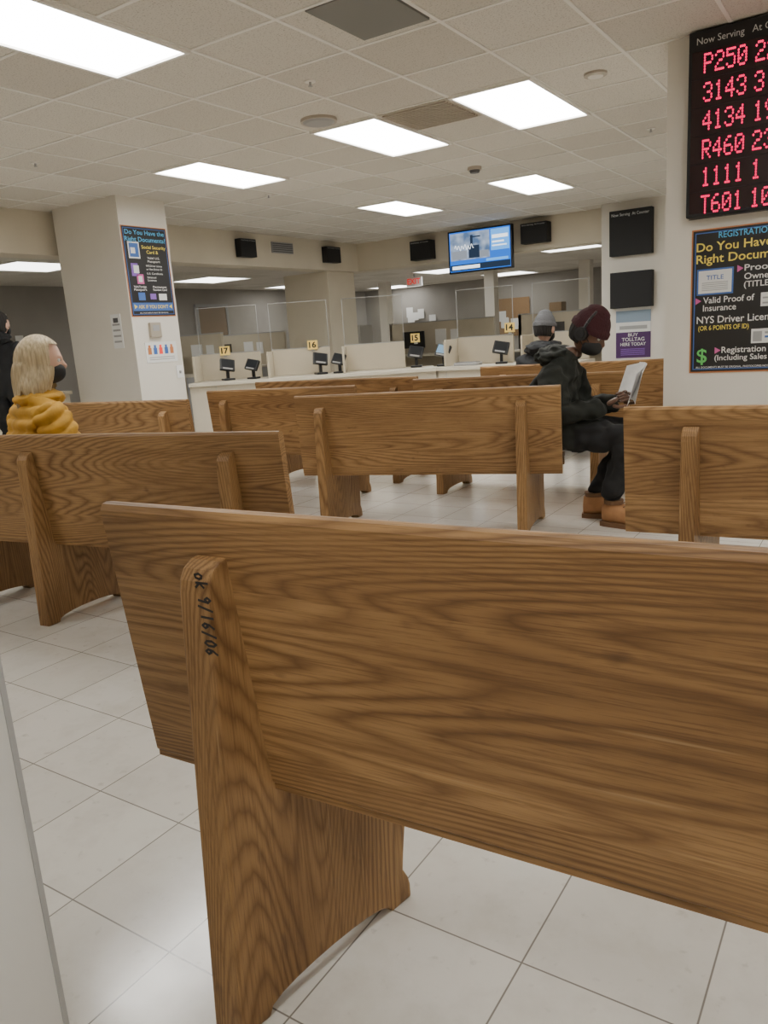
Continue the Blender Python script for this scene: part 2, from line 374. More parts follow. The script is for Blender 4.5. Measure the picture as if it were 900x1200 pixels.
m=MB(); m.bbox(.15,.45,.15,.3,.7515,.785,.01,GREY,M2); m.box(.17,.43,.17,.28,.785,.79,DGREY,M2); m.finish("document_tray")

# ------------------------------------------------------------ office background
GL=plain("office_wood_door",(.22,.15,.09),.6)
m=MB(); y=13.2; w=.9; m.box(-13.595,-13.55,y,y+w,0.001,2.05,GL); m.box(-13.595,-13.53,y-.07,y,0.001,2.12,GREY); m.box(-13.595,-13.53,y+w,y+w+.07,0.001,2.12,GREY); m.box(-13.595,-13.53,y,y+w,2.05,2.12,GREY); m.finish("door_1")
cork=plain("cork_board",(.30,.19,.10),.9,var=.2,vscale=40)
def papers(name,o,right,w,h,n,board=None):
    m=MB(); o=Vector(o); right=Vector(right); nrm=Vector(right).cross(Vector((0,0,1)))
    if board: m.quad(o,right,(0,0,1),w,h,board); o=o+nrm*.01
    for i in range(n):
        pw=random.uniform(.16,.24); ph=pw*1.3
        m.quad(o+nrm*.002*i,right,(0,0,1),pw,ph,WHITE,random.uniform(0,max(.01,w-pw)),random.uniform(0,max(.01,h-ph)))
    m.finish(name)
papers("notice_board",(-13.55,10.9,1.1),(0,1,0),1.2,.9,5,None)
papers("notice_board",(-13.55,7.6,1.2),(0,1,0),1.3,.8,5,None)
papers("notice_board",(-9.6,20.15,.9),(1,0,0),1.3,1.0,5,cork)
papers("notice_board",(-12.6,20.15,1.0),(1,0,0),1.8,.9,6,None)
m=MB()
for x in (-11.3,-8.3,-6.0): m.box(x,x+.25,17.4,17.65,0,OZ,WALLW)
m.finish("wall_column_office")
for x,y,w in [(-12.5,12.3,2.2),(-9.0,14.2,2.4),(-6.0,14.0,2.0),(-11,9.4,1.8)]:
    m=MB(); m.box(x,x+w,y,y+.06,0,1.35,PARTN); m.box(x,x+.06,y,y+1.6,0,1.35,PARTN); m.box(x,x+w,y-.005,y+.065,1.35,1.37,GREY)
    m.box(x+.1,x+w-.1,y-.7,y-.02,.70,.73,CT); m.box(x+.12,x+.16,y-.7,y-.02,0,.70,GREY); m.box(x+w-.16,x+w-.12,y-.7,y-.02,0,.70,GREY)
    m.box(x+.5,x+1.0,y-.3,y-.27,.85,1.18,BLACK); m.box(x+.72,x+.78,y-.3,y-.25,.73,.86,BLACK)
    m.box(x+1.1,x+1.35,y-.012,y-.002,.9,1.2,WHITE); m.box(x+1.45,x+1.62,y-.012,y-.002,.95,1.18,WHITE); m.finish("office_cubicle")
CAB=plain("cabinet_putty",(.33,.31,.27),.5)
for x,y,n in [(-7.6,19.4,3),(-4.6,19.4,4),(-13.0,17.5,2)]:
    m=MB()
    for i in range(n):
        m.bbox(x+i*.5,x+i*.5+.48,y,y+.6,0,1.45,.008,CAB)
        for k in range(4): m.box(x+i*.5+.02,x+i*.5+.46,y-.012,y,.04+k*.35,.36+k*.35,CAB); m.box(x+i*.5+.17,x+i*.5+.31,y-.03,y-.012,.24+k*.35,.26+k*.35,GREY)
    m.box(x+.1,x+.42,y+.1,y+.45,1.45,1.68,cork); m.finish("filing_cabinet")
m=MB(); RED=plain("exit_red",(.7,.04,.03),.5,emit=.8); m.box(-9.6,-9.2,16.0,16.05,2.2,2.4,WHITE); m.text("EXIT",(-9.4,15.995,2.25),(1,0,0),(0,0,1),.12,RED,align='C',bold=.02); m.box(-9.41,-9.39,16.01,16.04,2.4,OZ,GREY); m.finish("exit_sign")

# ------------------------------------------------------------ displays, TV
LEDOFF=plain("led_window",(.022,.008,.010),.25)
HDR=plain("white_lettering",(.62,.62,.62),.5)
def nowserving(name,o,right,w,h,d,hdr=True):
    m=MB(); o=Vector(o); right=Vector(right); up=Vector((0,0,1)); nrm=right.cross(up)
    R=Matrix(((right.x,-nrm.x,0,o.x),(right.y,-nrm.y,0,o.y),(0,0,1,o.z),(0,0,0,1)))
    m.bbox(0,w,0,d,0,h,.006,BLACKM,R); m.box(.03*w,w*.97,-.002,.0,.06*h,h*.80,BLACKM,R)
    if hdr: m.text("Now Serving  At Counter",R@Vector((w*.06,-.003,h*.87)),right,up,h*.065,HDR,width=w*.88)
    return m.finish(name)
nowserving("now_serving_display",(-3.47,11.35,2.01),(1,0,0),.58,.60,.12)
nowserving("now_serving_display",(-3.46,11.35,1.30),(1,0,0),.58,.49,.12,False)
nowserving("now_serving_display",(-6.86,11.6,2.32),(1,0,0),.38,.30,.19)
nowserving("now_serving_display",(-4.90,11.6,2.36),(1,0,0),.42,.29,.19)
nowserving("now_serving_display",(-7.93,8.70,2.38),(0,1,0),.33,.25,.11)
nowserving("now_serving_display",(-7.93,10.75,2.38),(0,1,0),.38,.25,.11)
m=MB(); m.box(-8.05,-8.03,9.5,10.0,2.48,2.64,GREY)
for i in range(5): m.box(-8.03,-8.02,9.52,9.98,2.495+i*.029,2.505+i*.029,DGREY)
m.finish("wall_vent_grille")
F={'0':"01110 10001 10011 10101 11001 10001 01110",'1':"00100 01100 00100 00100 00100 00100 01110",'2':"01110 10001 00001 00110 01000 10000 11111",
'3':"01110 10001 00001 00110 00001 10001 01110",'4':"00010 00110 01010 10010 11111 00010 00010",'5':"11111 10000 11110 00001 00001 10001 01110",
'6':"00110 01000 10000 11110 10001 10001 01110",'9':"01110 10001 10001 01111 00001 00010 01100",'P':"11110 10001 10001 11110 10000 10000 10000",
'R':"11110 10001 10001 11110 10100 10010 10001",'T':"11111 00100 00100 00100 00100 00100 00100"}
LED=emis("led_magenta_red",(1.0,.002,.10),2.1)
m=MB(); bx0,bx1,bz0,bz1=-1.12,-.30,1.715,2.725; by=5.18
m.bbox(bx0,bx1,by,5.279,bz0,bz1,.008,BLACKM)
m.box(bx0+.02,bx1-.02,by-.002,by,bz0+.02,bz1-.11,LEDOFF)
m.text("Now Serving",(bx0+.045,by-.003,bz1-.075),(1,0,0),(0,0,1),.036,HDR,width=.25)
m.text("At Counter",(bx0+.335,by-.003,bz1-.075),(1,0,0),(0,0,1),.036,HDR,width=.23)
rows=[("P250","22"),("3143","3"),("4134","19"),("R460","23"),("1111","1"),("T601","10")]
cw=.0099; ch=.0152
for ri,(a,bb) in enumerate(rows):
    zt=bz1-.125-ri*.153
    for txt,xs in ((a,bx0+.085),(bb,bx0+.355)):
        for ci,chh in enumerate(txt):
            for r,row in enumerate(F[chh].split()):
                for cc,bit in enumerate(row):
                    if bit=='1':
                        X=xs+(ci*6+cc)*cw; Z_=zt-(r+1)*ch
                        m.add([(X+cw*.5+cw*.56*math.cos(k*math.pi/4+.39),by-.004,Z_+ch*.5+ch*.47*math.sin(k*math.pi/4+.39)) for k in range(8)],[tuple(range(8))],LED)
    m.box(bx0+.02,bx1-.02,by-.006,by-.002,zt-.134,zt-.131,BLACKM)
m.finish("led_queue_board")
def tvmat():
    m=bpy.data.materials.new("tv_sky_blue"); m.use_nodes=True; nt=m.node_tree; nt.nodes.clear()
    tc=N(nt,"ShaderNodeTexCoord"); n=N(nt,"ShaderNodeTexNoise"); n.inputs["Scale"].default_value=5; nt.links.new(tc.outputs["Object"],n.inputs["Vector"])
    r=N(nt,"ShaderNodeValToRGB"); r.color_ramp.elements[0].position=.35;r.color_ramp.elements[1].position=.65
    r.color_ramp.elements[0].color=(.12,.20,.36,1); r.color_ramp.elements[1].color=(.55,.65,.8,1)
    nt.links.new(n.outputs["Fac"],r.inputs["Fac"]); e=N(nt,"ShaderNodeEmission"); e.inputs[1].default_value=1.1
    nt.links.new(r.outputs[0],e.inputs[0]); o=N(nt,"ShaderNodeOutputMaterial"); nt.links.new(e.outputs[0],o.inputs[0]); return m
TVA=tvmat(); TVB=emis("tv_blue",(.02,.16,.72),1.5); TVC=emis("tv_light_blue",(.12,.42,.98),1.6); TVW=emis("tv_white",(.9,.95,1),2); TVD=emis("tv_dark",(.03,.05,.09),1); TVG=emis("tv_grey",(.3,.33,.38),1.2)
m=MB(); x0,x1,z0,z1=-6.05,-4.96,2.02,2.66; y=11.42
m.bbox(x0,x1,y,y+.07,z0,z1,.01,BLACK)
def tq(a,b,c,d,mat,k=1): m.quad((x0,y-.001*k-.001,z0),(1,0,0),(0,0,1),(b-a)*(x1-x0),(d-c)*(z1-z0),mat,a*(x1-x0),c*(z1-z0))
tq(.025,.975,.04,.96,TVB); tq(.04,.66,.30,.93,TVA,2); tq(.06,.30,.33,.52,TVG,3); tq(.33,.50,.33,.62,TVD,3); tq(.50,.64,.33,.48,TVG,3)
tq(.36,.40,.62,.86,TVD,3); tq(.36,.52,.80,.83,TVD,3)
tq(.68,.96,.45,.93,TVC,2); tq(.70,.94,.72,.80,TVW,3); tq(.70,.88,.62,.66,TVW,3); tq(.70,.92,.54,.57,TVW,3)
tq(.03,.97,.06,.20,TVD,2); tq(.06,.5,.09,.17,TVW,3); tq(.6,.94,.22,.28,TVC,3)
m.stroke([(x0+.12+.008*i,y-.006,z0+.38+.03*math.sin(i*.9)+.012*math.sin(i*.37)) for i in range(42)],.008,TVW)
m.cyl((-5.5,y+.07,2.4),(-5.5,11.79,2.4),.03,BLACK); m.box(-5.65,-5.35,11.78,11.798,2.3,2.6,BLACK)
m.finish("wall_television")

# ------------------------------------------------------------ posters
PBK=plain("poster_black",(.018,.017,.017),.4); PCY=plain("poster_cyan",(.10,.45,.75),.5,emit=.05); PYE=plain("poster_yellow",(.85,.68,.12),.5); POR=plain("poster_orange",(.55,.20,.07),.5); PGR=plain("poster_green",(.15,.6,.15),.5)
PVI=plain("poster_violet",(.25,.12,.5),.5); PTX=plain("poster_text_white",(.75,.75,.73),.5); PBL=plain("poster_blue",(.06,.15,.45),.5); PPK=plain("poster_pink",(.65,.12,.35),.5)
def poster(name,o,right,w,h,fn,bg=PBK,edge=POR):
    m=MB(); o=Vector(o); right=Vector(right); up=Vector((0,0,1)); nrm=right.cross(up)
    R=Matrix(((right.x,-nrm.x,0,o.x),(right.y,-nrm.y,0,o.y),(0,0,1,o.z),(0,0,0,1)))
    m.box(0,w,-.006,0,0,h,edge or bg,R)
    e=.008 if edge else 0
    m.box(e,w-e,-.007,-.006,e,h-e,bg,R)
    def Q(x,z,ww,hh,mat,k=1):
        m.box(x,x+ww,-.007-.0008*k,-.007,z,z+hh,mat,R)
    def T(s,x,z,hh,mat,ww=None,al='L',k=4,bold=.01):
        m.text(s,R@Vector((x,-.007-.0009*k,z)),right,up,hh,mat,width=ww,align=al,bold=bold)
    fn(Q,T,w,h); return m.finish(name)
def frameline(Q,w,h,mat,t=.006,i=.02):
    Q(i,i,w-2*i,t,mat);Q(i,h-i-t,w-2*i,t,mat);Q(i,i,t,h-2*i,mat);Q(w-i-t,i,t,h-2*i,mat)
def pL(Q,T,w,h):
    frameline(Q,w,h,PBL)
    T("Do You Have the",w/2,.845,.046,PCY,.53,'C'); T("Right Documents?",w/2,.775,.046,PCY,.55,'C')
    T("Social Security",.24,.705,.034,PYE,.33); T("Card &",.30,.655,.034,PYE,.16)
    Q(.06,.60,.15,.17,PTX); Q(.075,.615,.12,.14,PBL,2); Q(.09,.65,.06,.06,PTX,3)
    for s,z in (("Valid U.S.",.60),("Passport",.565)): T(s,.30,z,.022,PTX,.17)
    for s,z in (("Valid Foreign",.30),("Passport",.27)): T(s,.07,z,.022,PTX,.17)
    for s,z in (("Permanent",.30),("Resident Card",.27)): T(s,.33,z,.022,PTX,.19)
    for i,(s,z) in enumerate((("NYS Driver License",.52),("or Non Driver ID",.485),("U.S. Certificate",.44),("Enhanced",.40),("License",.37))): T(s,.27,z,.019,PTX,.22 if len(s)>10 else .12)
    Q(.07,.42,.09,.13,PVI); Q(.10,.45,.07,.08,PTX,2); Q(.13,.34,.09,.10,PPK); Q(.15,.36,.05,.06,PTX,2); Q(.28,.18,.08,.06,PVI); Q(.40,.17,.11,.07,PTX); Q(.12,.17,.09,.08,PBL)
    Q(.03,.06,w-.06,.085,PBL); T("► ASK IF YOU DON'T ◄",w/2,.085,.036,PYE,.52,'C',5)
    T("ALL DOCUMENTS MUST BE ORIGINAL",w/2,.032,.012,PTX,.4,'C')
poster("document_poster",(-6.839,5.70,1.515),(0,1,0),.61,.93,pL)
def pR(Q,T,w,h):
    frameline(Q,w,h,PBL)
    T("REGISTRATION",.155,.805,.036,PCY,.30)
    T("Do You Have the",.03,.735,.050,PYE,.54); T("Right Documents?",.03,.665,.050,PYE,.57)
    Q(.035,.475,.21,.155,PBL); Q(.045,.485,.19,.135,PTX,2); T("TITLE",.14,.565,.026,PBL,.10,'C',5)
    for i in range(5): Q(.065,.545-i*.011,.15,.004,GREY,3)
    T("►",.265,.60,.03,PPK); T("Proof of",.305,.60,.036,PTX,.22); T("Ownership",.305,.55,.036,PTX,.24); T("(TITLE)",.305,.505,.034,PTX,.15)
    T("►",.03,.425,.03,PPK); T("Valid Proof of",.075,.425,.037,PTX,.29); T("Insurance",.075,.378,.037,PTX,.19)
    Q(.40,.385,.15,.08,PTX); Q(.41,.40,.10,.01,GREY,2); Q(.41,.43,.12,.01,GREY,2)
    T("NYS Driver License",.04,.305,.042,PTX,.46); T("(OR 6 POINTS OF ID)",.05,.262,.028,PYE,.29)
    Q(.355,.17,.20,.085,PTX); Q(.365,.18,.05,.06,GREY,2); Q(.43,.20,.10,.012,PBL,2); Q(.43,.225,.10,.012,GREY,2)
    T("$",.045,.065,.085,PGR,.06); T("►",.15,.12,.03,PPK); T("Registration Fees",.19,.12,.037,PTX,.36); T("(Including Sales Tax)",.15,.075,.033,PTX,.40)
    T("ALL DOCUMENTS MUST BE ORIGINAL, PHOTOCOPIES NOT ACCEPTED",.04,.028,.012,PTX,.5)
poster("registration_poster",(-1.10,5.279,.785),(1,0,0),.62,.865,pR)
def pP(Q,T,w,h):
    Q(0,.36,w,h-.36,PTX); Q(0,.50,w,.16,plain("poster_sky",(.25,.33,.42),.5),2); Q(.05,.40,w-.1,.05,GREY,2)
    T("BUY",w/2,.30,.045,PTX,.14,'C'); T("TOLLTAG",w/2,.235,.05,PTX,.32,'C'); T("HERE TODAY",w/2,.17,.045,PTX,.36,'C')
    for i in range(5): Q(.07,.12-i*.02,.34,.007,PVI,2)
poster("toll_tag_poster",(-3.41,11.479,.60),(1,0,0),.49,.71,pP,bg=plain("poster_purple",(.07,.02,.11),.5),edge=None)
def pN(Q,T,w,h):
    for i in range(4): Q(.02,.06+i*.06,w-.04,.02,GREY)
    Q(.04,h-.09,w-.08,.05,DGREY)
poster("wall_notice",(-7.17,5.689,1.20),(1,0,0),.16,.36,pN,bg=WHITE,edge=None)
def pI(Q,T,w,h):
    for i,c_ in enumerate((POR,PBL,RED,PBL,POR)): Q(.03+i*.078,.09,.05,.07,c_); Q(.04+i*.078,.16,.03,.03,c_)
    for i in range(2): Q(.04,.03+i*.022,w-.08,.008,GREY)
poster("queue_pictogram_notice",(-6.839,5.82,1.02),(0,1,0),.44,.22,pI,bg=WHITE,edge=None)
m=MB(); m.bbox(-6.838,-6.80,5.90,6.05,1.29,1.45,.01,plain("thermostat_beige",(.40,.35,.28),.5)); m.box(-6.80,-6.797,5.93,6.02,1.36,1.42,GREY); m.finish("wall_thermostat")
m=MB(); m.bbox(-6.838,-6.825,6.22,6.31,.83,.97,.004,WHITE); m.box(-6.825,-6.81,6.255,6.275,.88,.91,GREY); m.finish("light_switch")

# ------------------------------------------------------------ people
def skinmesh(verts,edges,root,subdiv=2):
    keys=list(verts); me=bpy.data.meshes.new("sk"); me.from_pydata([verts[k][0] for k in keys],[(keys.index(a),keys.index(b)) for a,b in edges],[])
    ob=bpy.data.objects.new("sk",me); COL.objects.link(ob)
    sk=ob.modifiers.new("s",'SKIN'); sk.branch_smoothing=.6
    for i,k in enumerate(keys):
        r=verts[k][1]; r=r if isinstance(r,tuple) else (r,r)
        d=me.skin_vertices[0].data[i]; d.radius=r; d.use_root=(k==root)
    s2=ob.modifiers.new("u",'SUBSURF'); s2.levels=subdiv; s2.render_levels=subdiv
    bpy.context.view_layer.update()
    e=ob.evaluated_get(bpy.context.evaluated_depsgraph_get()); m2=bpy.data.meshes.new_from_object(e)
    bpy.data.objects.remove(ob); return m2
def segd(p,a,b):
    a=Vector(a);b=Vector(b);ab=b-a; t=max(0,min(1,(p-a).dot(ab)/max(1e-9,ab.length_squared))); return (p-(a+ab*t)).length
LIPS=plain("lips",(.35,.12,.10),.5)
def head_parts(par,loc,yaw,pitch,skin,mask=None,hair=None,style='short',hat=None,phones=False):
    R=Matrix.Translation(loc)@Matrix.Rotation(yaw,4,'Z')@Matrix.Rotation(pitch,4,'X')
    m=MB(); bm=bmesh.new(); bmesh.ops.create_icosphere(bm,subdivisions=5,radius=1)
    g=lambda a,b,s: math.exp(-((a-b)/s)**2)
    for v in bm.verts:
        x,y,z=v.co; X=x*.076; Y=y*.098; Z=z*.118
        if z<0:
            k=1-.30*(-z)**1.5; X*=k; Y=Y*(1-.12*(-z)) + (.012*(-z) if y>0 else 0)
        if y<0 and z<-.2: Y*=1-.25*(-z)
        if y>0:
            Y+=.026*g(x,0,.16)*g(z,-.20,.20)
            Y+=.006*g(z,.16,.10)*g(abs(x),.3,.35)
            Y-=.009*g(abs(x),.40,.20)*g(z,.02,.12)
            Y+=.007*g(x,0,.28)*g(z,-.52,.07)+.005*g(x,0,.25)*g(z,-.62,.05)
            Y+=.008*g(x,0,.3)*g(z,-.88,.14)
        v.co=(X,Y,Z)
    m.frombm(bm,skin,R,True)
    for sx in (-1,1):
        m.sph((sx*.031,.083,.004),(.0125,.010,.009),WHITE,16,R); m.sph((sx*.031,.0915,.004),(.0055,.003,.0055),BLACK,12,R)
        m.sph((sx*.078,-.004,-.012),(.010,.020,.032),skin,16,R)
    m.sph((0,.099,-.066),(.022,.006,.005),LIPS,12,R)
    m.finish("head",parent=par)
    if mask:
        m=MB(); bm=bmesh.new(); bmesh.ops.create_uvsphere(bm,u_segments=32,v_segments=20,radius=1)
        for v in bm.verts:
            x,y,z=v.co; v.co=(x*.066,(y*.082 if y>0 else y*.02)+.033,z*.056-.058+ (.012*y if z>0 else 0))
        m.frombm(bm,mask,R,True)
        for sx in(-1,1):
            m.cyl(R@Vector((sx*.064,.05,-.03)),R@Vector((sx*.080,-.01,.005)),.0025,mask,8); m.cyl(R@Vector((sx*.058,.05,-.08)),R@Vector((sx*.080,-.012,-.03)),.0025,mask,8)
        m.finish("face_mask",parent=par)
    if hair:
        m=MB(); bm=bmesh.new(); bmesh.ops.create_uvsphere(bm,u_segments=180,v_segments=64,radius=1)
        dele=[]
        for v in bm.verts:
            x,y,z=v.co; th=math.atan2(x,-y)
            rp=1+.016*math.sin(th*23+3*z)+.012*math.sin(th*41-5*z)+.022*math.sin(th*7+2+2*z)+.008*math.sin(th*67+9*z)
            if style=='long':
                if z>-.1: X=x*.090*rp; Y=y*.112*rp-.008; Z=z*.128-.004*math.exp(-(x/.08)**2)
                else:
                    k=(-.1-z)/.9; fl=(1-k**4*.6); Z=-.013-(.235+.030*math.sin(th*5)+.018*math.sin(th*17)+.012*math.sin(th*31))*k
                    hx=x/max(.05,math.hypot(x,y)); hy=y/max(.05,math.hypot(x,y)); wv=1+.06*math.sin(k*7+th*3)
                    X=hx*(.092+.045*k)*rp*fl*wv; Y=hy*(.108+.012*k)*rp*fl*wv-.012-.020*k
            else:
                X=x*.083*rp; Y=y*.106*rp-.008; Z=z*.127+.004
            v.co=(X,Y,Z)
            if (Y>.045 and Z<.078 and abs(X)<.074) or (style!='long' and (Z<-.075 or (Y>.0 and Z<.045))): dele.append(v)
        bmesh.ops.delete(bm,geom=dele,context='VERTS'); m.frombm(bm,hair,R,True); m.finish("hair",parent=par)
    if hat:
        m=MB(); bm=bmesh.new(); bmesh.ops.create_uvsphere(bm,u_segments=120,v_segments=40,radius=1); dele=[]
        for v in bm.verts:
            x,y,z=v.co; th=math.atan2(y,x); rb=1+.012*math.sin(th*40)
            cuff=1.07 if z<.22 else 1.0
            v.co=(x*.088*rb*cuff,(y*.110)*rb*cuff-.004,z*.125+.022+(.012 if z>.8 else 0))
            if z<-.12: dele.append(v)
        bmesh.ops.delete(bm,geom=dele,context='VERTS'); m.frombm(bm,hat,R,True); m.finish("beanie",parent=par)
    if phones:
        m=MB()
        pts=[Vector((.100*math.cos(a),-.0,.135*math.sin(a)+.01)) for a in [math.pi*k/16 for k in range(17)]]
        for a,b in zip(pts,pts[1:]): m.cyl(R@a,R@b,.008,BLACK,10)
        for sx in(-1,1): 
            m.cyl(R@Vector((sx*.078,0,-.005)),R@Vector((sx*.108,0,-.005)),.038,BLACK,24); m.cyl(R@Vector((sx*.108,0,-.005)),R@Vector((sx*.112,0,-.005)),.024,BLACKM,24)
        m.finish("headphones",parent=par)
def hand(par,wrist,dirv,palmn,skin,side,curl=.6):
    wrist=Vector(wrist); d=Vector(dirv).normalized(); n=Vector(palmn).normalized(); n=(n-d*n.dot(d)).normalized(); a=d.cross(n)*side
    V={};Ed=[]
    V['w']=(wrist,(.024,.018)); V['p1']=(wrist+d*.035,(.032,.015)); V['p2']=(wrist+d*.075,(.036,.013)); Ed=[('w','p1'),('p1','p2')]
    me=[skinmesh(V,Ed,'w',2)]
    L=[.072,.08,.075,.058]
    for i in range(4):
        b=wrist+d*.07+a*(.028-.0185*i); v={}; e=[]; p=b; ang=0; v['0']=(p,.0085)
        for k in range(3):
            ang+=curl*.6; dd=d*math.cos(ang)+n*math.sin(ang); p=p+dd*L[i]*(.45,.32,.25)[k]; v[str(k+1)]=(p,(.0085,.0078,.0068)[k]); e.append((str(k),str(k+1)))
        me.append(skinmesh(v,e,'0',2))
    b=wrist+d*.025+a*.022; t1_=(a*.8+d*.7+n*.2).normalized(); t2_=(a*.2+d+n*.5).normalized()
    me.append(skinmesh({'0':(b,.011),'1':(b+t1_*.035,.0105),'2':(b+t1_*.035+t2_*.03,.009),'3':(b+t1_*.035+t2_*.052,.0075)},[('0','1'),('1','2'),('2','3')],'0',2))
    m=MB()
    for q in me: m.add([v.co.copy() for v in q.vertices],[tuple(p.vertices) for p in q.polygons],skin,True)
    m.finish("hand",parent=par)
def boot(par,pos,yaw,tan,sole):
    R=Matrix.Translation(pos)@Matrix.Rotation(yaw,4,'Z')
    m=MB(); n=20
    def ring(y,w,z0,z1,k=2.6):
        pts=[]
        for i in range(n):
            a=2*math.pi*i/n; c,s=math.cos(a),math.sin(a)
            pts.append(Vector((w*math.copysign(abs(c)**(2/k),c),y,(z0+z1)/2+(z1-z0)/2*math.copysign(abs(s)**(2/k),s))))
        return pts
    secs=[(-.085,.022,.03,.085),(-.08,.034,.022,.13),(-.05,.042,.02,.145),(-.01,.046,.02,.145),(.03,.047,.02,.13),(.07,.049,.02,.105),(.12,.050,.02,.088),(.16,.045,.02,.078),(.185,.032,.022,.064),(.193,.012,.03,.05)]
    rs=[ring(*s) for s in secs]; vs=[R@p for r in rs for p in r]; fs=[]
    for j in range(len(rs)-1):
        for i in range(n): fs.append((j*n+i,j*n+(i+1)%n,(j+1)*n+(i+1)%n,(j+1)*n+i))
    fs+= [tuple(range(n))[::-1],tuple((len(rs)-1)*n+i for i in range(n))]
    m.add(vs,fs,tan,True)
    out=[(-.09,.036),(-.06,.046),(0,.049),(.06,.052),(.12,.054),(.17,.047),(.20,.022)]
    P=[(w,y) for y,w in out]+[(-w,y) for y,w in out[::-1]]
    vs=[R@Vector((x,y,z)) for z in(0,.028) for x,y in P]; k=len(P)
    m.add(vs,[tuple(range(k))[::-1],tuple(range(k,2*k))]+[(i,(i+1)%k,k+(i+1)%k,k+i) for i in range(k)],sole)
    m.cyl(R@Vector((0,-.022,.13)),R@Vector((0,-.022,.155)),.052,sole,20,.055)
    for z in (.10,.115,.13): m.cyl(R@Vector((-.03,.035+(.13-z)*1.2,z+.008)),R@Vector((.03,.035+(.13-z)*1.2,z+.008)),.004,sole,8)
    m.finish("boot",parent=par)
def person(name,loc,yaw,J,mats,puff=0,subdiv=3,fold=.0,period=.085,hemz=.40,hemy=None):
    par=bpy.data.objects.new(name,None); COL.objects.link(par); par.location=loc; par.rotation_euler=(0,0,yaw); par.empty_display_size=.1
    E_=[('pel','sp'),('sp','ch'),('ch','nb'),('nb','nk'),('ch','sl'),('sl','el'),('el','wl'),('ch','sr'),('sr','er'),('er','wr'),('pel','hl'),('hl','kl'),('kl','al'),('pel','hr'),('hr','kr'),('kr','ar')]
    me=skinmesh(J,E_,'pel',subdiv)
    for n_ in ('jacket','pants','skin'): me.materials.append(mats[n_])
    leg=[('hl','kl'),('kl','al'),('hr','kr'),('kr','ar')]; sk=[('nb','nk')]
    co=[v.co.copy() for v in me.vertices]; nr=[v.normal.copy() for v in me.vertices]
    hem=J['pel'][0][1]+.20
    def cls(p):
        dl=min(segd(p,J[a][0],J[b][0]) for a,b in leg); dk=(p-Vector(J['nk'][0])).length
        dj=min(segd(p,J[a][0],J[b][0])-(.03 if a in('pel','sp') else 0) for a,b in E_ if (a,b) not in leg and (a,b) not in sk)
        if dl<dj and p.y>hem: return 1
        if p.z<hemz: return 1
        if dk<.06 : return 2
        return 0
    for p in me.polygons: p.material_index=cls(p.center); p.use_smooth=True
    for i,v in enumerate(me.vertices):
        p=co[i]; c_=cls(p)
        if c_==0 and puff:
            if abs(p.x)>.17: ph=(p.z-.5*p.y)
            else: ph=p.z
            v.co=p+nr[i]*(puff*(abs(math.sin(ph*math.pi/period))**.5-.5)+.010*noise.noise(p*18))
        else:
            q=p*8; k=fold*(noise.noise(Vector((q.x,q.y,q.z*1.8)))+.6*noise.noise(p*19)); v.co=p+nr[i]*k
    b=bpy.data.objects.new("body",me); COL.objects.link(b); b.parent=par
    return par
def lump(par,name,mat,c,r,amp=.12,ruf=0,flat=0):
    m=MB(); bm=bmesh.new(); bmesh.ops.create_uvsphere(bm,u_segments=60,v_segments=36,radius=1)
    for v in bm.verts:
        x,y,z=v.co; k=1+amp*noise.noise(v.co*2.4)+amp*.5*noise.noise(v.co*5)
        if ruf: k+=ruf*abs(math.sin(math.atan2(x,y)*7))**.6
        v.co=(c[0]+x*r[0]*k,c[1]+y*r[1]*k,c[2]+z*r[2]*k)
    m.frombm(bm,mat,None,True); m.finish(name,parent=par)
SKL=plain("skin_light",(.62,.38,.28),.5); SKD=plain("skin_dark",(.13,.065,.04),.5)
JD=plain("parka_dark",(.0115,.0135,.010),.85,var=.12,vscale=8,bump=.35,bscale=25); PD=plain("trousers_black",(.008,.008,.009),.85)
TAN=plain("nubuck_tan",(.40,.20,.085),.8,var=.15,vscale=20); SOLE=plain("boot_sole",(.16,.08,.035),.7)
J={'pel':((0,-.03,.53),(.175,.165)),'sp':((0,-.05,.68),(.175,.165)),'ch':((0,.01,.86),(.185,.155)),'nb':((0,.085,.975),.085),'nk':((0,.12,1.01),.055),
'sl':((-.165,.03,.885),.092),'el':((-.205,.10,.645),.078),'wl':((-.10,.33,.69),.050),'sr':((.165,.03,.885),.092),'er':((.205,.10,.645),.078),'wr':((.10,.33,.69),.050),
'hl':((-.09,.03,.52),.110),'kl':((-.10,.44,.53),.084),'al':((-.08,.19,.13),.060),'hr':((.09,.03,.52),.110),'kr':((.11,.45,.52),.084),'ar':((.10,.36,.13),.060)}
man=person("seated_man_reading",(-1.66,4.40,0),-math.pi/2,J,{'jacket':JD,'pants':PD,'skin':SKD},fold=.026,subdiv=4)
BEAN=plain("beanie_maroon",(.040,.008,.011),.95,bump=.5,bscale=80)
head_parts(man,(0,.20,1.09),math.radians(-6),math.radians(-32),SKD,mask=BLACKM,hair=plain("hair_black",(.01,.009,.008),.8),hat=BEAN,phones=True)
lump(man,"hood",JD,(0,-.0,.965),(.145,.11,.065),.2)
hand(man,(-.10,.33,.69),(.25,.7,.45),(.6,.1,-.3),SKD,1,.7); hand(man,(.10,.33,.69),(-.25,.7,.45),(-.6,.1,-.3),SKD,-1,.7)
boot(man,(-.08,.22,0),math.radians(12),TAN,SOLE); boot(man,(.10,.39,0),math.radians(-10),TAN,SOLE)
m=MB(); PAP=plain("printed_paper",(.80,.79,.77),.7,var=.08,vscale=30)
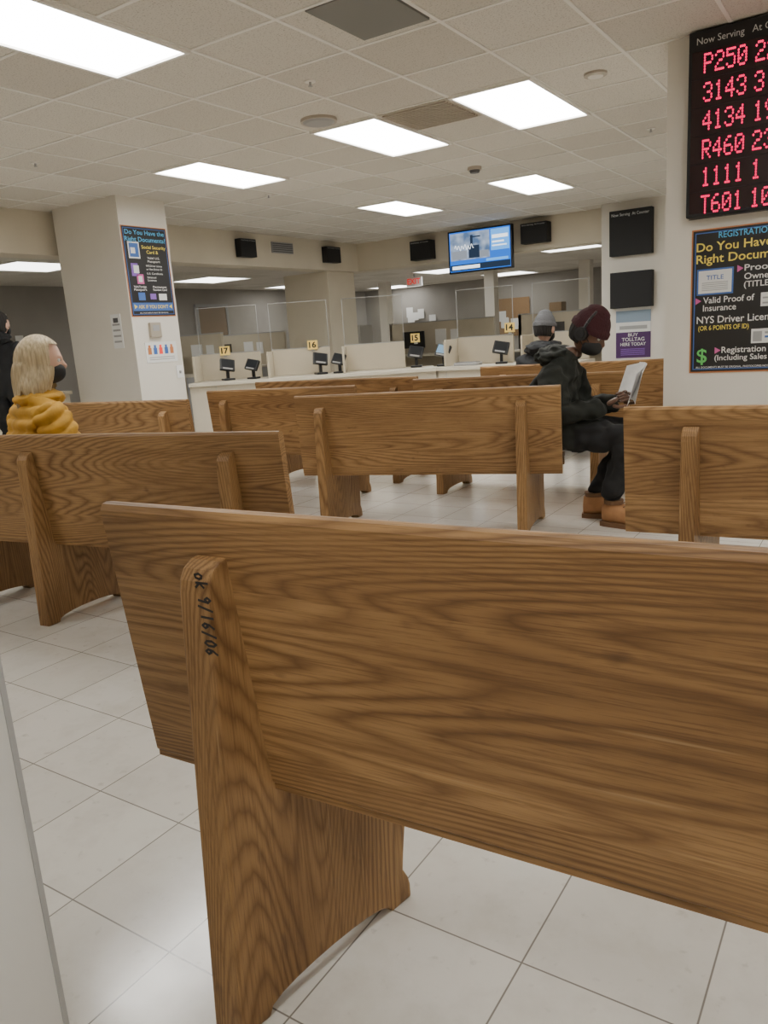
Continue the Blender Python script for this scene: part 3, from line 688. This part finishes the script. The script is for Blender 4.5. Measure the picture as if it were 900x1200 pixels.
for k in range(2):
    vs=[];fs=[];n=10
    for i in range(n+1):
        for j in range(n+1):
            u=i/n;w=j/n; vs.append(Vector((-.13+.26*u,.40+.07*w+.035*math.sin(u*math.pi+k)+.012*k+.02*w*math.sin(u*5),.69+.20*w+.02*math.sin(u*3+k)-.03*w*u*k)))
    for i in range(n):
        for j in range(n): fs.append((i*(n+1)+j,(i+1)*(n+1)+j,(i+1)*(n+1)+j+1,i*(n+1)+j+1))
    m.add([Matrix.Rotation(math.radians(40-12*k),4,'Z')@(v-Vector((0,.43,.7)))+Vector((0,.43,.7)) for v in vs],fs,PAP,True)
m.finish("paper_sheets",parent=man)
JW={'pel':((0,0,.53),(.17,.15)),'sp':((0,-.02,.68),(.185,.165)),'ch':((0,-.01,.82),(.19,.15)),'nb':((0,.02,.93),.095),'nk':((0,.03,.99),.055),
'sl':((-.165,0,.85),.095),'el':((-.26,.03,.62),.085),'wl':((-.12,.25,.60),.055),'sr':((.165,0,.85),.095),'er':((.26,.03,.62),.085),'wr':((.12,.25,.60),.055),
'hl':((-.09,.03,.515),.10),'kl':((-.10,.46,.52),.07),'al':((-.10,.42,.12),.045),'hr':((.09,.03,.515),.10),'kr':((.11,.46,.52),.07),'ar':((.11,.44,.12),.045)}
YEJ=plain("puffer_mustard",(.50,.265,.022),.8,var=.2,vscale=14,bump=.6,bscale=18)
wom=person("seated_woman_in_puffer_jacket",(-3.58,2.32,.03),math.radians(-12),JW,{'jacket':YEJ,'pants':plain("jeans_navy",(.02,.03,.06),.8),'skin':SKL},puff=.024,subdiv=4,period=.06)
def hairmat(name,c1,c2):
    m,nt,b=newmat(name); tc=N(nt,"ShaderNodeTexCoord"); mp=N(nt,"ShaderNodeMapping"); mp.inputs["Scale"].default_value=(110,110,6)
    nt.links.new(tc.outputs["Object"],mp.inputs[0]); n=N(nt,"ShaderNodeTexNoise"); n.inputs["Scale"].default_value=1; n.inputs["Detail"].default_value=3; nt.links.new(mp.outputs[0],n.inputs["Vector"])
    nt.links.new(mixc(nt,n.outputs["Fac"],c1,c2),b.inputs["Base Color"]); b.inputs["Roughness"].default_value=.5
    bp=N(nt,"ShaderNodeBump"); bp.inputs["Strength"].default_value=.8; bp.inputs["Distance"].default_value=.005; nt.links.new(n.outputs["Fac"],bp.inputs["Height"]); nt.links.new(bp.outputs["Normal"],b.inputs["Normal"]); return m
head_parts(wom,(0,.055,1.11),math.radians(-24),math.radians(-6),SKL,mask=BLACKM,hair=hairmat("hair_blonde",(.12,.075,.03),(.80,.66,.42)),style='long')
lump(wom,"collar",YEJ,(0,.02,.925),(.125,.115,.05),.10,.03)
for s in(-1,1): hand(wom,(s*.12,.25,.60),(-s*.3,.9,-.1),(0,0,-1),SKL,-s,.5); boot(wom,(s*.105,.45,-.03),0,BLACK,BLACKM)
CB=plain("coat_black",(.010,.011,.013),.8,bump=.3,bscale=25)
p=person("seated_person_in_grey_beanie",(-2.55,6.44,0),math.radians(-10),JW,{'jacket':CB,'pants':PD,'skin':SKL},fold=.025,subdiv=3)
BH=plain("hair_dark",(.012,.010,.009),.7)
head_parts(p,(0,.055,1.115),0,math.radians(-8),SKL,mask=BLACKM,hair=BH,hat=plain("beanie_grey",(.10,.10,.105),.95,bump=.5,bscale=80))
lump(p,"hood",CB,(0,-.02,.95),(.15,.10,.065),.18)
for s in(-1,1): hand(p,(s*.12,.25,.60),(-s*.3,.9,-.1),(0,0,-1),SKL,-s,.5); boot(p,(s*.105,.45,0),0,BLACK,BLACKM)
JS={'pel':((0,0,.88),(.16,.12)),'sp':((0,0,1.02),(.16,.12)),'ch':((0,0,1.20),(.175,.125)),'nb':((0,.0,1.34),.08),'nk':((0,.01,1.38),.052),
'sl':((-.17,0,1.28),.085),'el':((-.24,-.02,1.02),.065),'wl':((-.22,.06,.80),.042),'sr':((.17,0,1.28),.085),'er':((.24,-.02,1.02),.065),'wr':((.22,.06,.80),.042),
'hl':((-.09,0,.84),.10),'kl':((-.10,.01,.46),.068),'al':((-.10,-.02,.10),.045),'hr':((.09,0,.84),.10),'kr':((.10,.03,.46),.068),'ar':((.10,-.02,.10),.045)}
p=person("standing_person_in_black_coat",(-7.28,4.45,0),math.radians(20),JS,{'jacket':CB,'pants':PD,'skin':SKL},fold=.02,subdiv=3,hemz=.74)
head_parts(p,(0,.03,1.49),0,math.radians(-5),SKL,mask=BLACKM,hair=BH)
lump(p,"hood",CB,(0,-.05,1.36),(.14,.09,.07),.18)
for s in(-1,1): hand(p,(s*.22,.06,.80),(0,.15,-1),(-s,0,0),SKL,s,.35); boot(p,(s*.10,.0,0),-s*.12,BLACK,BLACKM)

# ------------------------------------------------------------ world + camera
w=bpy.data.worlds.new("World"); bpy.context.scene.world=w; w.use_nodes=True
w.node_tree.nodes["Background"].inputs[0].default_value=(.9,.9,.85,1); w.node_tree.nodes["Background"].inputs[1].default_value=.3
f=Vector((-.5402,.8115,-.2220)).normalized(); r=Vector((.8389,.5407,-.0657)); r=(r-f*r.dot(f)).normalized(); u=r.cross(f)
cam=bpy.data.cameras.new("camera"); co=bpy.data.objects.new("camera",cam); COL.objects.link(co)
co.matrix_world=Matrix(((r.x,u.x,-f.x,0),(r.y,u.y,-f.y,0),(r.z,u.z,-f.z,1.15),(0,0,0,1)))
cam.sensor_fit='VERTICAL'; cam.sensor_height=36; cam.sensor_width=27; cam.lens=27.24; cam.clip_start=.02; cam.clip_end=100
bpy.context.scene.camera=co
